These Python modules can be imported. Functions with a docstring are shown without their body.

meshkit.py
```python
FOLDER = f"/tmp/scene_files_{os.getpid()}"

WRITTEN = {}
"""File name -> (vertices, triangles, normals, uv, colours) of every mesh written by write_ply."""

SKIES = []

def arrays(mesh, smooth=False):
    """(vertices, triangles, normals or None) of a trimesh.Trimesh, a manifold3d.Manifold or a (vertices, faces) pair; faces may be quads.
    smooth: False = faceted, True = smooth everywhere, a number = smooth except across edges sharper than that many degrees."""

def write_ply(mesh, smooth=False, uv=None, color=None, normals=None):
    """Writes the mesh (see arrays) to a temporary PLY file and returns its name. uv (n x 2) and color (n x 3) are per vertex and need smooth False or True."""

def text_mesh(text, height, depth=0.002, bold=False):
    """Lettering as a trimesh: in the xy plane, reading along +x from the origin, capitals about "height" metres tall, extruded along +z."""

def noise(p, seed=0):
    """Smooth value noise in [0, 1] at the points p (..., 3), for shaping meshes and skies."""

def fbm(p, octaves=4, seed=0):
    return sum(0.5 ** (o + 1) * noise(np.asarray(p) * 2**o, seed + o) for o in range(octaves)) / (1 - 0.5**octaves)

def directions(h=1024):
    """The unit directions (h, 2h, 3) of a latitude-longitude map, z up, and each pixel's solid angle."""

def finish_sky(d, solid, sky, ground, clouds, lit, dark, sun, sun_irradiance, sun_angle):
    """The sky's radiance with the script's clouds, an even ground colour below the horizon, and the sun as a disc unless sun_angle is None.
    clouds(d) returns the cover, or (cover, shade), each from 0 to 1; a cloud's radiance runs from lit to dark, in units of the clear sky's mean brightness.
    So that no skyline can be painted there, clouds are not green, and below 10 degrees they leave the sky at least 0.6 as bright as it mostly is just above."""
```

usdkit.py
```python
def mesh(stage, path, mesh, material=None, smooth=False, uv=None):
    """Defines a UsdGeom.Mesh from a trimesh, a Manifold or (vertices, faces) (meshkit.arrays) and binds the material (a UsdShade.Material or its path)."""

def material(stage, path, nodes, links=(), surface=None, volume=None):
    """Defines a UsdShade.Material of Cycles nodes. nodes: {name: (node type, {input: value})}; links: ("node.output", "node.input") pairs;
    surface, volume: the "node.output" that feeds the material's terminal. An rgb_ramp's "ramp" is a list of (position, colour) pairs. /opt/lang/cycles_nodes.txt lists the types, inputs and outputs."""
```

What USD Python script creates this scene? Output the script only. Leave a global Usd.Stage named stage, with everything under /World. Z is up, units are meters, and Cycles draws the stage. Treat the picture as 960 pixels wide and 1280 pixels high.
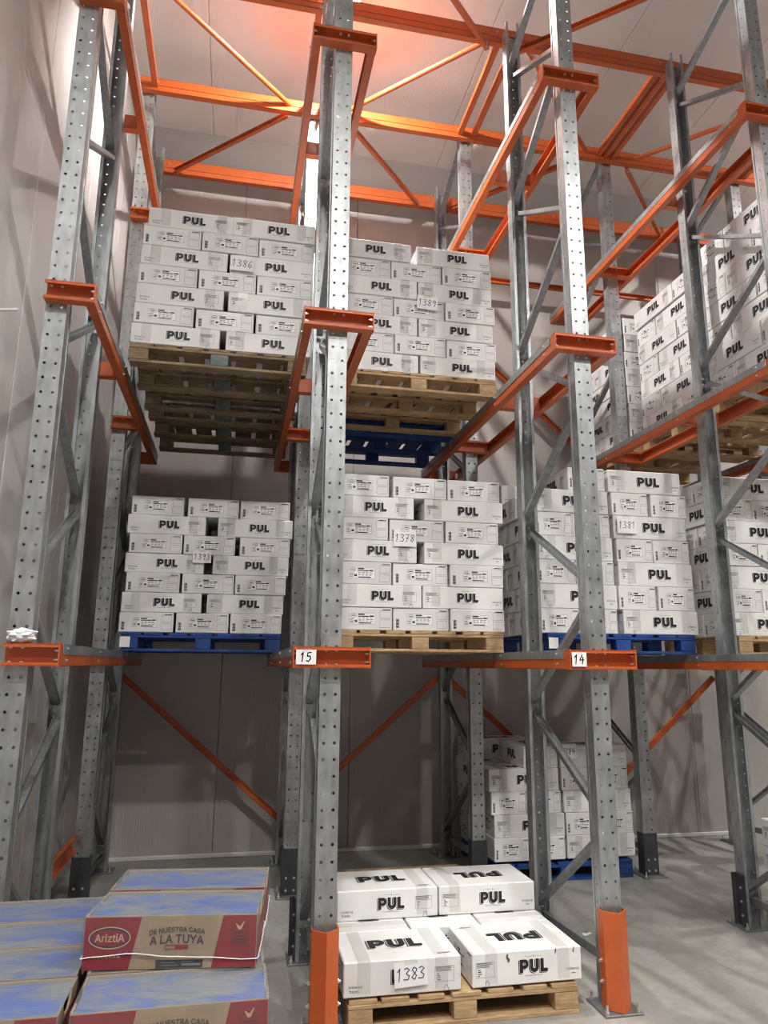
import math, random
import numpy as np, trimesh, usdkit, meshkit
from pxr import Usd, UsdGeom, UsdLux, UsdShade, Sdf, Gf, Vt
from shapely.geometry import Polygon, LineString, Point, box as sbox
from shapely.ops import unary_union
from shapely import affinity

stage = Usd.Stage.CreateInMemory()
UsdGeom.SetStageUpAxis(stage, UsdGeom.Tokens.z)
UsdGeom.SetStageMetersPerUnit(stage, 1.0)
UsdGeom.Xform.Define(stage, '/World')
RND = random.Random(7)

# ------------------------------------------------------------------ camera, exposure, lamps
CAM = np.array([-0.4542, -3.507, 1.5879]); YAW, PITCH, ROLL, FPX = 0.1999, 0.2103, 0.0069, 896.52
EXPOSURE = 0.85
LAMPS = [  # x, y, z, power factor of the round high-bay lamps
    (0.14, 1.10, 6.62, 1.0),
    (5.90, 1.10, 6.62, 1.0),
    (-0.60, -3.60, 6.62, 1.0),
    (3.20, -3.60, 6.62, 1.0),
    (7.00, -3.60, 6.62, 1.0),
    (1.30, -5.40, 6.62, 1.0),
]
AISLE_STRENGTH, RACK_STRENGTH = 600.0, 1600.0
LAMP_COLOR = (1.0, 0.965, 0.92)
cy_, sy_, cp_, sp_ = math.cos(YAW), math.sin(YAW), math.cos(PITCH), math.sin(PITCH)
F_ = np.array([sy_ * cp_, cy_ * cp_, sp_]); R_ = np.array([cy_, -sy_, 0.0]); U_ = np.cross(R_, F_)
R2 = R_ * math.cos(ROLL) + U_ * math.sin(ROLL); U2 = -R_ * math.sin(ROLL) + U_ * math.cos(ROLL)
cam = UsdGeom.Camera.Define(stage, '/World/camera')
M = Gf.Matrix4d(*[float(x) for row in ((*R2, 0), (*U2, 0), (*(-F_), 0), (*CAM, 1)) for x in row])
cam.AddTransformOp().Set(M)
cam.CreateHorizontalApertureAttr(36.0); cam.CreateVerticalApertureAttr(48.0)
cam.CreateFocalLengthAttr(FPX / 960 * 36.0); cam.CreateClippingRangeAttr(Gf.Vec2f(0.05, 100))
cam.CreateExposureAttr(EXPOSURE)
dome = UsdLux.DomeLight.Define(stage, '/World/dome_light')
dome.CreateIntensityAttr(0.0)

# ------------------------------------------------------------------ rack dimensions (metres)
W = 1.40                      # spacing of the rack lines
ROWS = (0.0, 0.905, 1.983, 2.888)   # outer faces of the four posts of a line
Z = (1.671, 3.420, 5.190)     # top of the rails at the three levels
HB, WB, HT = 0.098, 0.183, 6.43
YW, XW, ZC = 3.14, -1.66, 6.76
LINES = (-1, 0, 1, 2, 3)
LNAME = {-1: 'leftmost', 0: 'second', 1: 'third', 2: 'fourth', 3: 'fifth'}
VNAME = ('lower', 'middle', 'top')

# ------------------------------------------------------------------ helpers
_count = {}
def free(path):
    n = _count.get(path, 0); _count[path] = n + 1
    return path if n == 0 else f'{path}_{n:03d}'
def tag(prim, label=None, cat=None, group=None, kind=None):
    for k, v in (('label', label), ('category', cat), ('group', group), ('kind', kind)):
        if v: prim.SetCustomDataByKey(k, v)
    return prim
def xf(x, loc, rz=0.0, rx=0.0, scale=None):
    x.AddTranslateOp().Set(Gf.Vec3d(*map(float, loc)))
    if rz: x.AddRotateZOp().Set(float(rz))
    if rx: x.AddRotateXOp().Set(float(rx))
    if scale: x.AddScaleOp().Set(Gf.Vec3f(*map(float, scale)))
def thing(name, label, cat, loc=(0, 0, 0), rz=0.0, group=None, kind=None):
    x = UsdGeom.Xform.Define(stage, free('/World/' + name)); xf(x, loc, rz)
    return tag(x.GetPrim(), label, cat, group or GROUPS.get(name), kind)
def part(name, mesh, mat, parent, smooth=False, label=None):
    base = parent if isinstance(parent, str) else str(parent.GetPath())
    m = usdkit.mesh(stage, free(base + '/' + name), mesh, mat, smooth=smooth)
    if label: tag(m.GetPrim(), label)
    if name in ('fine_print', 'pale_print', 'strip_text', 'stain'): tag(m.GetPrim(), kind='stuff')   # specks of print too small to pick apart
    return m.GetPrim()
def single(name, mesh, mat, label, cat, smooth=False, group=None, kind=None):
    m = usdkit.mesh(stage, free('/World/' + name), mesh, mat, smooth=smooth)
    return tag(m.GetPrim(), label, cat, group or GROUPS.get(name), kind)
GROUPS = {'upright_frame': 'upright frames of the rack', 'rail_bracket': 'orange rail brackets', 'pallet_rail': 'orange pallet rails', 'pallet': 'wooden pallets', 'carton': 'white cartons', 'film_tray': 'film-wrapped trays', 'number_sheet': 'paper number sheets', 'plan_brace': 'orange braces under the ceiling', 'plan_strut': 'orange struts under the ceiling', 'rear_brace': 'orange braces along the back wall', 'top_beam': 'orange top beams', 'ceiling_lamp': 'round ceiling lamps', 'ceiling_disc': 'small ceiling discs', 'pallet_sticker': 'square pallet stickers'}
def copy(name, proto, label, cat, loc, rz=0.0, group=None, rx=0.0, scale=None):
    x = UsdGeom.Xform.Define(stage, free('/World/' + name)); xf(x, loc, rz, rx, scale)
    if len(label.split()) > 16: print('LONG', len(label.split()), label)
    p = x.GetPrim(); p.GetReferences().AddInternalReference(proto); p.SetInstanceable(True)
    return tag(p, label, cat, group or GROUPS.get(name))
stage.CreateClassPrim('/World/kinds')
def kind_of(name):
    UsdGeom.Xform.Define(stage, '/World/kinds/' + name)
    return '/World/kinds/' + name
cat_ = lambda ms: trimesh.util.concatenate(ms)
def bx(x0, x1, y0, y1, z0, z1):
    m = trimesh.creation.box(extents=(abs(x1 - x0), abs(y1 - y0), abs(z1 - z0)))
    m.apply_translation(((x0 + x1) / 2, (y0 + y1) / 2, (z0 + z1) / 2)); return m
def cbx(x0, x1, y0, y1, z0, z1, c=0.003):
    h = np.array([abs(x1 - x0), abs(y1 - y0), abs(z1 - z0)]) / 2; pts = []
    for sx in (-1, 1):
        for sy in (-1, 1):
            for sz in (-1, 1):
                s = np.array([sx, sy, sz])
                for k in range(3):
                    q = h - c; q[k] = h[k]; pts.append(s * q)
    m = trimesh.convex.convex_hull(np.array(pts))
    m.apply_translation(((x0 + x1) / 2, (y0 + y1) / 2, (z0 + z1) / 2)); return m
def bar(a, b, w, h, up=(1, 0, 0)):
    """A straight bar from a to b, w wide along `up`, h across."""
    a, b = np.array(a, float), np.array(b, float); d = b - a; L = np.linalg.norm(d); d /= L
    u = np.array(up, float); u -= d * u.dot(d); u /= np.linalg.norm(u); v = np.cross(d, u)
    m = trimesh.creation.box(extents=(L, w, h)); T = np.eye(4); T[:3, 0], T[:3, 1], T[:3, 2], T[:3, 3] = d, u, v, (a + b) / 2
    m.apply_transform(T); return m
def channel_bar(a, b, w, h, t=0.003, up=(1, 0, 0)):
    """A cold-formed C section from a to b: web of width w along `up`, two flanges of depth h."""
    a, b = np.array(a, float), np.array(b, float); d = b - a; d /= np.linalg.norm(d)
    u = np.array(up, float); u -= d * u.dot(d); u /= np.linalg.norm(u); v = np.cross(d, u)
    return cat_([bar(a, b, w, t, up), bar(a + u * (w / 2 - t / 2) + v * h / 2, b + u * (w / 2 - t / 2) + v * h / 2, t, h, up), bar(a - u * (w / 2 - t / 2) + v * h / 2, b - u * (w / 2 - t / 2) + v * h / 2, t, h, up)])
def tube(a, b, r, n=10):
    return trimesh.creation.cylinder(radius=r, segment=[a, b], sections=n)
def bolt(c, axis, r=0.009, t=0.008):
    c, axis = np.array(c, float), np.array(axis, float)
    return cat_([tube(c, c + axis * t, r, 6), tube(c, c + axis * t * 1.8, r * .5, 6)])
def flat(poly, org, u, v, n, off=0.0008):
    """A flat print: shapely polygon(s) laid on the plane org + x u + y v, lifted off along n."""
    u, v, n, org = (np.array(k, float) for k in (u, v, n, org)); out = []
    for g in (getattr(poly, 'geoms', None) or [poly]):
        if g.is_empty or g.area < 1e-9: continue
        vv, ff = trimesh.creation.triangulate_polygon(g, engine='earcut')
        P = org + vv[:, :1] * u + vv[:, 1:2] * v + n * off
        if np.dot(np.cross(u, v), n) < 0: ff = ff[:, ::-1]
        out.append(trimesh.Trimesh(P, ff, process=False))
    return cat_(out)
_txt = {}
def text_poly(text, height, bold=False):
    """Lettering as a shapely shape, centred at the origin."""
    if (text, bold) not in _txt:
        m = meshkit.text_mesh(text, 1.0, 0.05, bold)
        top = m.vertices[m.faces]; keep = np.all(top[:, :, 2] > 0.049, axis=1)
        _txt[text, bold] = unary_union([Polygon(t[:, :2]).buffer(1e-4) for t in top[keep]])
    s = _txt[text, bold]; a, b, c, d = s.bounds
    s = affinity.translate(s, -(a + c) / 2, -(b + d) / 2)
    return affinity.scale(s, height, height, origin=(0, 0)).simplify(height * .012)
HAND = {'1': [[(.1, .75), (.3, 1), (.26, 0)]], '3': [[(.05, .9), (.3, 1), (.5, .82), (.22, .54), (.52, .35), (.42, .05), (.02, .08)]],
        '8': [[(.5, .85), (.25, 1), (.1, .78), (.5, .3), (.35, 0), (.08, .2), (.5, .72), (.5, .85)]], '6': [[(.45, 1), (.15, .6), (.08, .2), (.3, 0), (.5, .2), (.38, .42), (.1, .3)]],
        '9': [[(.48, .85), (.25, 1), (.08, .75), (.3, .55), (.48, .85), (.45, .4), (.35, 0)]], '7': [[(.05, .95), (.5, .98), (.2, 0)], [(.1, .5), (.45, .52)]],
        '4': [[(.3, 1), (.05, .42), (.55, .45)], [(.42, .75), (.38, 0)]], '5': [[(.5, 1), (.15, .95), (.12, .58), (.42, .6), (.5, .3), (.3, .02), (.05, .1)]]}
def hand_poly(text, h, pen, slant=.08):
    g = []
    for i, ch in enumerate(text):
        for s in HAND[ch]:
            pts = [((x + i * .68 + slant * y) * h, y * h) for x, y in s]
            g.append(LineString(pts).buffer(pen / 2, quad_segs=2))
    s = unary_union(g); a, b, c, d = s.bounds
    return affinity.translate(s, -(a + c) / 2, -(b + d) / 2)

# ------------------------------------------------------------------ materials
def material(name, nodes, links, surface='p.BSDF'):
    return usdkit.material(stage, '/World/Looks/' + name, nodes, links, surface=surface)
def plain(name, col, rough=.5, metal=0., noise=0.0, scale=20., bump=0.0, spec=.5, coat=0.):
    """Principled paint whose tone wanders a little with object-space noise and from copy to copy."""
    n = {'p': ('principled_bsdf', {'base_color': col, 'roughness': rough, 'metallic': metal, 'specular_ior_level': spec, 'coat_weight': coat})}
    l = []
    if noise or bump:
        n['tc'] = ('texture_coordinate', {}); n['n'] = ('noise_texture', {'scale': scale, 'detail': 5., 'roughness': .6}); l += [('tc.object', 'n.vector')]
        if noise:
            lo, hi = [max(0, c * (1 - noise)) for c in col], [min(1, c * (1 + noise)) for c in col]
            n['r'] = ('rgb_ramp', {'ramp': [(.3, lo), (.7, hi)]}); l += [('n.fac', 'r.fac'), ('r.color', 'p.base_color')]
        if bump:
            n['b'] = ('bump', {'strength': bump, 'distance': .004}); l += [('n.fac', 'b.height'), ('b.normal', 'p.normal')]
    return material(name, n, l)
def galvanized(name, base, rough=.42, metal=.75):
    return material(name, {'tc': ('texture_coordinate', {}), 'mp': ('mapping', {'scale': (1, 1, .35)}), 'v': ('voronoi_texture', {'scale': 34.}), 'n': ('noise_texture', {'scale': 7., 'detail': 4.}),
        'm': ('mix_float', {'fac': .45}), 'r': ('rgb_ramp', {'ramp': [(.25, [c * .78 for c in base]), (.75, [min(1, c * 1.18) for c in base])]}),
        'rr': ('map_range', {'from_min': .2, 'from_max': .8, 'to_min': rough - .08, 'to_max': rough + .1}),
        'p': ('principled_bsdf', {'metallic': metal})},
        [('tc.object', 'mp.vector'), ('mp.vector', 'v.vector'), ('tc.object', 'n.vector'), ('n.fac', 'm.a'), ('v.distance', 'm.b'), ('m.result', 'r.fac'), ('n.fac', 'rr.value'), ('rr.result', 'p.roughness'), ('r.color', 'p.base_color')])
def wood(name, dark, light, streak=9., rough=.75):
    return material(name, {'tc': ('texture_coordinate', {}), 'oi': ('object_info', {}), 'mp': ('mapping', {'scale': (1.2, 7, 9)}), 'n': ('noise_texture', {'scale': streak, 'detail': 6., 'roughness': .65, 'distortion': .6}),
        'r': ('rgb_ramp', {'ramp': [(.28, dark), (.52, [(a + b) / 2 for a, b in zip(dark, light)]), (.72, light)]}),
        'st': ('noise_texture', {'scale': 5., 'detail': 3.}), 'sr': ('rgb_ramp', {'ramp': [(.35, (.55, .5, .45)), (.55, (1, 1, 1))]}), 'mx': ('mix_color', {'blend_type': 'multiply', 'fac': .55}),
        'b': ('bump', {'strength': .35, 'distance': .003}), 'p': ('principled_bsdf', {'roughness': rough})},
        [('tc.object', 'mp.vector'), ('mp.vector', 'n.vector'), ('n.fac', 'r.fac'), ('tc.object', 'st.vector'), ('st.fac', 'sr.fac'), ('r.color', 'mx.a'), ('sr.color', 'mx.b'), ('mx.result', 'p.base_color'), ('n.fac', 'b.height'), ('b.normal', 'p.normal')])

M_GALV = galvanized('galvanized_steel', (.40, .425, .435))
M_BRACE = galvanized('galvanized_brace', (.32, .34, .35), .45)
M_ORANGE = plain('orange_paint', (.53, .105, .022), .42, noise=.10, scale=6., coat=.15)
M_GUARD = plain('orange_guard_paint', (.60, .125, .03), .45, noise=.08, scale=9.)
M_BOLT = plain('zinc_bolt', (.75, .76, .77), .3, .9)
M_DARKSTEEL = plain('dark_grey_steel', (.045, .050, .058), .5, .2, noise=.2, scale=8.)
M_PLATE = plain('base_plate_steel', (.22, .23, .24), .5, .6, noise=.25, scale=14.)
M_INK = plain('black_ink', (.012, .012, .014), .55)
M_SHADOWINK = plain('grey_ink', (.11, .11, .115), .6)
M_PRINT = plain('fine_print_ink', (.055, .055, .06), .6)
M_PALEPRINT = plain('pale_print_ink', (.20, .20, .205), .6)
M_LABEL = plain('label_paper', (.86, .86, .85), .45)
M_PAPER = plain('note_paper', (.88, .88, .90), .6)
M_PEN = plain('pen_ink', (.045, .055, .12), .5)
M_MARKER = plain('marker_ink', (.012, .012, .015), .5)
M_BLUEPEN = plain('blue_marker_ink', (.10, .14, .42), .5)
M_WOOD = wood('pine_boards', (.34, .21, .10), (.66, .47, .27))
M_OLDWOOD = wood('weathered_boards', (.12, .085, .055), (.46, .35, .20))
M_BLUE = wood('blue_painted_boards', (.006, .035, .16), (.018, .085, .36), 5., .55)
M_TAPE = material('clear_tape', {'t': ('transparent_bsdf', {'color': (.975, .975, .97)}), 'p': ('principled_bsdf', {'base_color': (.72, .72, .72), 'roughness': .15}), 'm': ('mix_closure', {'fac': .10})},
                  [('t.BSDF', 'm.closure1'), ('p.BSDF', 'm.closure2')], 'm.closure')
M_FILM = material('stretch_film', {'tc': ('texture_coordinate', {}), 'mp': ('mapping', {'scale': (9, 30, 9), 'rotation': (0, 0, .35)}), 'n': ('noise_texture', {'scale': 1.6, 'detail': 5., 'distortion': 1.1}), 'b': ('bump', {'strength': .8, 'distance': .012}),
                  't': ('transparent_bsdf', {'color': (.93, .95, .97)}), 'p': ('principled_bsdf', {'base_color': (.50, .53, .56), 'roughness': .14, 'specular_ior_level': .9}), 'm': ('mix_closure', {'fac': .24})},
                  [('tc.object', 'mp.vector'), ('mp.vector', 'n.vector'), ('n.fac', 'b.height'), ('b.normal', 'p.normal'), ('t.BSDF', 'm.closure1'), ('p.BSDF', 'm.closure2')], 'm.closure')
M_SKIRT = material('side_film', {'tc': ('texture_coordinate', {}), 'mp': ('mapping', {'scale': (22, 22, 6), 'rotation': (0, .6, 0)}), 'n': ('noise_texture', {'scale': 1.6, 'detail': 4., 'distortion': .8}), 'b': ('bump', {'strength': .7, 'distance': .01}), 't': ('transparent_bsdf', {'color': (.95, .95, .95)}), 'p': ('glossy_bsdf', {'color': (.8, .8, .8), 'roughness': .2}), 'm': ('mix_closure', {'fac': .07})},
                  [('tc.object', 'mp.vector'), ('mp.vector', 'n.vector'), ('n.fac', 'b.height'), ('b.normal', 'p.normal'), ('t.BSDF', 'm.closure1'), ('p.BSDF', 'm.closure2')], 'm.closure')
M_CARTON = material('white_carton', {'tc': ('texture_coordinate', {}), 'oi': ('object_info', {}), 'n': ('noise_texture', {'scale': 5., 'detail': 6.}), 'r': ('rgb_ramp', {'ramp': [(.3, (.76, .757, .75)), (.65, (.83, .828, .823))]}),
                    'hs': ('map_range', {'to_min': .93, 'to_max': 1.04}), 'h': ('hsv', {}), 'cb': ('noise_texture', {'scale': 60., 'detail': 2.}), 'b': ('bump', {'strength': .10, 'distance': .002}), 'p': ('principled_bsdf', {'roughness': .42, 'specular_ior_level': .45})},
                    [('tc.object', 'n.vector'), ('n.fac', 'r.fac'), ('oi.random', 'hs.value'), ('hs.result', 'h.value'), ('r.color', 'h.color'), ('h.color', 'p.base_color'), ('tc.object', 'cb.vector'), ('cb.fac', 'b.height'), ('b.normal', 'p.normal')])
M_KRAFT = plain('kraft_board', (.33, .25, .172), .7, noise=.12, scale=12., bump=.05)
M_RED = plain('red_print', (.25, .030, .040), .55, noise=.08, scale=8.)
M_TAN = plain('tan_print', (.50, .37, .24), .6)
M_STAIN = plain('brown_stain', (.20, .11, .06), .7, noise=.3, scale=40.)
M_LINER = material('blue_liner', {'tc': ('texture_coordinate', {}), 'mp': ('mapping', {'scale': (2.2, 4, 2)}), 'oi': ('object_info', {}), 'n': ('noise_texture', {'dimensions': '4D', 'scale': 2.4, 'detail': 4., 'roughness': .5, 'distortion': .9}), 'r': ('rgb_ramp', {'ramp': [(.38, (.25, .265, .28)), (.47, (.17, .22, .32)), (.56, (.075, .155, .46)), (.66, (.05, .13, .54)), (.80, (.30, .40, .62))]}), 'ml': ('math', {'math_type': 'multiply', 'value2': 9.}), 'p': ('principled_bsdf', {'roughness': .28})},
                   [('oi.random', 'ml.value1'), ('ml.value', 'n.w'), ('tc.object', 'mp.vector'), ('mp.vector', 'n.vector'), ('n.fac', 'r.fac'), ('r.color', 'p.base_color')])
def panel_mat(name, base, axis, rough):
    sc = {'x': (1, 0, 0), 'y': (0, 1, 0)}[axis]
    return material(name, {'g': ('geometry', {}), 'w': ('wave_texture', {'scale': 16., 'bands_direction': axis, 'distortion': .0, 'detail': 0.}), 'n': ('noise_texture', {'scale': 1.3, 'detail': 5.}),
        'r': ('rgb_ramp', {'ramp': [(.3, [c * .94 for c in base]), (.7, [c * 1.03 for c in base])]}), 'b': ('bump', {'strength': .16, 'distance': .003}), 'p': ('principled_bsdf', {'roughness': rough, 'specular_ior_level': .5})},
        [('g.position', 'w.vector'), ('g.position', 'n.vector'), ('n.fac', 'r.fac'), ('r.color', 'p.base_color'), ('w.fac', 'b.height'), ('b.normal', 'p.normal')])
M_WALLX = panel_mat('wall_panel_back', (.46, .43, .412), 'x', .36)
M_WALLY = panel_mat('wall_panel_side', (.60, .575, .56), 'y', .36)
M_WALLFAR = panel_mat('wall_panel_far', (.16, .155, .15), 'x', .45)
M_CEIL = panel_mat('ceiling_panel', (.70, .675, .655), 'x', .42)
M_COVE = plain('cove_trim', (.27, .262, .255), .4)
M_FLOOR = material('concrete_floor', {'g': ('geometry', {}), 'n': ('noise_texture', {'scale': 1.1, 'detail': 8., 'roughness': .62, 'distortion': .4}), 'n2': ('noise_texture', {'scale': 16., 'detail': 6., 'roughness': .7}), 'mf': ('mix_float', {'fac': .38}),
        'r': ('rgb_ramp', {'ramp': [(.30, (.20, .192, .178)), (.50, (.30, .292, .272)), (.68, (.39, .38, .355))]}), 'b': ('bump', {'strength': .12, 'distance': .003}), 'p': ('principled_bsdf', {'roughness': .55})},
        [('g.position', 'n.vector'), ('g.position', 'n2.vector'), ('n.fac', 'mf.a'), ('n2.fac', 'mf.b'), ('mf.result', 'r.fac'), ('r.color', 'p.base_color'), ('n2.fac', 'b.height'), ('b.normal', 'p.normal')])
M_LAMPBODY = plain('lamp_housing', (.35, .35, .36), .4, .7)
M_LAMP = usdkit.material(stage, '/World/Looks/aisle_lamp_emitter', {'e': ('emission', {'color': LAMP_COLOR, 'strength': AISLE_STRENGTH})}, [], surface='e.emission')
M_BULB = usdkit.material(stage, '/World/Looks/rack_lamp_emitter', {'e': ('emission', {'color': LAMP_COLOR, 'strength': RACK_STRENGTH})}, [], surface='e.emission')
M_WHITEPLASTIC = plain('white_plastic', (.72, .70, .66), .4)

# ------------------------------------------------------------------ the room
single('floor', bx(XW - .1, 10, -10, YW + .1, -.1, 0), M_FLOOR, 'grey concrete warehouse floor', 'floor', kind='structure')
def wall(name, label, mats, cells):
    t = thing(name, label, 'wall' if 'wall' in name else 'ceiling', kind='structure')
    for c in cells: part('panel', cbx(*c, .004), mats, t)
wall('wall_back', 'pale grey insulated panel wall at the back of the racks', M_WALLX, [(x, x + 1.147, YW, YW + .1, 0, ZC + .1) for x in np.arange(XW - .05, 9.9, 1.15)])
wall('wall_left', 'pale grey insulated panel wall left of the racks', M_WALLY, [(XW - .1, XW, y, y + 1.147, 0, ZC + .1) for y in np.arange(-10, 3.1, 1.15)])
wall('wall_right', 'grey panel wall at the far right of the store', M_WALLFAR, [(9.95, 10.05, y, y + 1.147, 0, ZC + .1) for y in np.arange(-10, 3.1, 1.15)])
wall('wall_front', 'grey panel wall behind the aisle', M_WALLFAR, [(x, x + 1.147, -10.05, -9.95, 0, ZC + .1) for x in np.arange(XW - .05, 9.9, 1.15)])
wall('ceiling', 'pale grey insulated ceiling panels above the racks', M_CEIL, [(x, x + 1.147, -10, YW + .1, ZC, ZC + .1) for x in np.arange(XW - .4, 9.9, 1.15)])
single('trim_1', trimesh.Trimesh(*(lambda a, b: (np.array([(a, YW, 6.50), (b, YW, 6.50), (b, YW - .2, ZC), (a, YW - .2, ZC), (a, YW - .004, 6.50), (b, YW - .004, 6.50), (a, YW - .004, ZC), (b, YW - .004, ZC)]),
       np.array([(4, 5, 2), (4, 2, 3), (3, 2, 7), (3, 7, 6), (6, 7, 5), (6, 5, 4), (4, 3, 6), (5, 7, 2)])))(XW, 9.95), process=False), M_COVE, 'grey slanted cove trim between back wall and ceiling', 'trim', kind='structure')
single('baseboard_back', cbx(XW, 9.95, YW - .025, YW, 0, .035, .006), M_WHITEPLASTIC, 'thin pale sealing strip along the foot of the back wall', 'baseboard', kind='structure')
for i, (x, y) in enumerate([(-.6, 2.5), (.62, 2.55), (1.72, 2.56), (2.85, 2.6)]):
    t = thing('ceiling_disc', 'small white round disc on the ceiling, number %s from the left wall' % ('one', 'two', 'three', 'four')[i], 'ceiling disc', (x, y, ZC))
    part('rim', trimesh.creation.annulus(.03, .05, .012, sections=20, transform=trimesh.transformations.translation_matrix((0, 0, -.006))), M_WHITEPLASTIC, t)
    part('cover', trimesh.creation.cylinder(.03, .018, sections=16, transform=trimesh.transformations.translation_matrix((0, 0, -.009))), M_WHITEPLASTIC, t)
t = thing('pipe_stub', 'short white pipe stub sticking out of the left wall', 'pipe', (XW, -.12, 3.20))
part('flange', trimesh.creation.cylinder(.028, .03, sections=16, transform=trimesh.transformations.rotation_matrix(math.pi / 2, (0, 1, 0)) @ trimesh.transformations.translation_matrix((0, 0, .012))), M_WHITEPLASTIC, t)
part('pipe', tube((.02, 0, 0), (.13, 0, .012), .009), M_WHITEPLASTIC, t)

# lamps: round high-bay lights on short stems under the ceiling
for i, (x, y, z, k) in enumerate(LAMPS):
    where = ('above the second rack line', 'above the racks far to the right', 'above the aisle at the left', 'above the aisle in the middle', 'above the aisle at the right', 'above the aisle, farthest from the racks')[i]
    t = thing('ceiling_lamp', 'round bright ceiling lamp ' + where, 'lamp', (x, y, z))
    part('stem', tube((0, 0, .07), (0, 0, ZC - z), .012), M_LAMPBODY, t)
    if i < 2:        # lamps between the racks: a bare round globe under a small cap
        part('cap', trimesh.creation.revolve(np.array([(0, .075), (.05, .075), (.09, .045), (.125, .0), (.135, -.036), (.131, -.036), (.118, .004), (.08, .03), (0, .03)]), sections=28), M_LAMPBODY, t, smooth=40)
        a = np.linspace(-math.pi / 2, 0, 12)
        part('globe', trimesh.creation.revolve(np.c_[.075 * np.cos(a), .075 * np.sin(a)], sections=28), M_BULB, t, smooth=True)
    else:            # aisle lamps: a disc recessed in a reflector
        prof = np.array([(0.0, .075), (.05, .075), (.12, .06), (.17, .0), (.20, -.09), (.196, -.09), (.165, .0), (.15, .010), (0, .010)])
        part('housing', trimesh.creation.revolve(prof, sections=32), M_LAMPBODY, t, smooth=40)
        part('diffuser', trimesh.creation.cylinder(.148, .004, sections=32), M_LAMP, t)

# ------------------------------------------------------------------ upright frames
PITCH_H, NH = 0.0742, 86
def octo(x, y, r, n=8): return Polygon([(x + r * math.cos(k * 2 * math.pi / n + .39), y + r * math.sin(k * 2 * math.pi / n + .39)) for k in range(n)])
def tiled(width, holes, r, n, t=.003):
    cell = sbox(-width / 2, 0, width / 2, PITCH_H)
    for h in holes: cell = cell.difference(octo(*h, r, n))
    c = trimesh.creation.extrude_polygon(cell, t, engine='earcut'); out = []
    for k in range(NH):
        q = c.copy(); q.apply_translation((0, k * PITCH_H, 0)); out.append(q)
    return cat_(out)          # in the xy plane, length along y
def upright_mesh():
    """A perforated open post: web at y=0 facing -y, side walls to y=.085 with inward lips."""
    web = tiled(.1, [(-.0255, .04), (.0255, .04)], .0075, 8)
    Tw = np.array([[1, 0, 0, 0], [0, 0, 1, 0], [0, 1, 0, 0], [0, 0, 0, 1.]])      # x, (thickness)->y, length->z
    web.apply_transform(Tw); ms = [web]
    for s in (-1, 1):
        side = tiled(.080, [(.0, .02)], .005, 6)
        Ts = np.array([[0, 0, 1, -.0015], [1, 0, 0, .043], [0, 1, 0, 0], [0, 0, 0, 1.]]); side.apply_transform(Ts); side.apply_translation((s * .0485, 0, 0)); ms.append(side)
        ms.append(bx(s * .050, s * .034, .082, .085, 0, HT)); ms.append(bx(s * .050, s * .0535, .070, .086, 0, HT))
    m = cat_(ms); return m
UP = upright_mesh(); UPR = UP.copy(); UPR.apply_transform(trimesh.transformations.rotation_matrix(math.pi, (0, 0, 1))); UPR.apply_translation((0, ROWS[1], 0))
K = kind_of('upright_frame')
part('upright', UP, M_GALV, K); part('upright', UPR, M_GALV, K)
rB, rA = .862, .045
for z0, z1, o in [(.19, .15, 0)]:
    part('brace', channel_bar((0, rA, z0), (0, rB, z1), .045, .028, up=(0, 0, 1)), M_BRACE, K)
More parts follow.
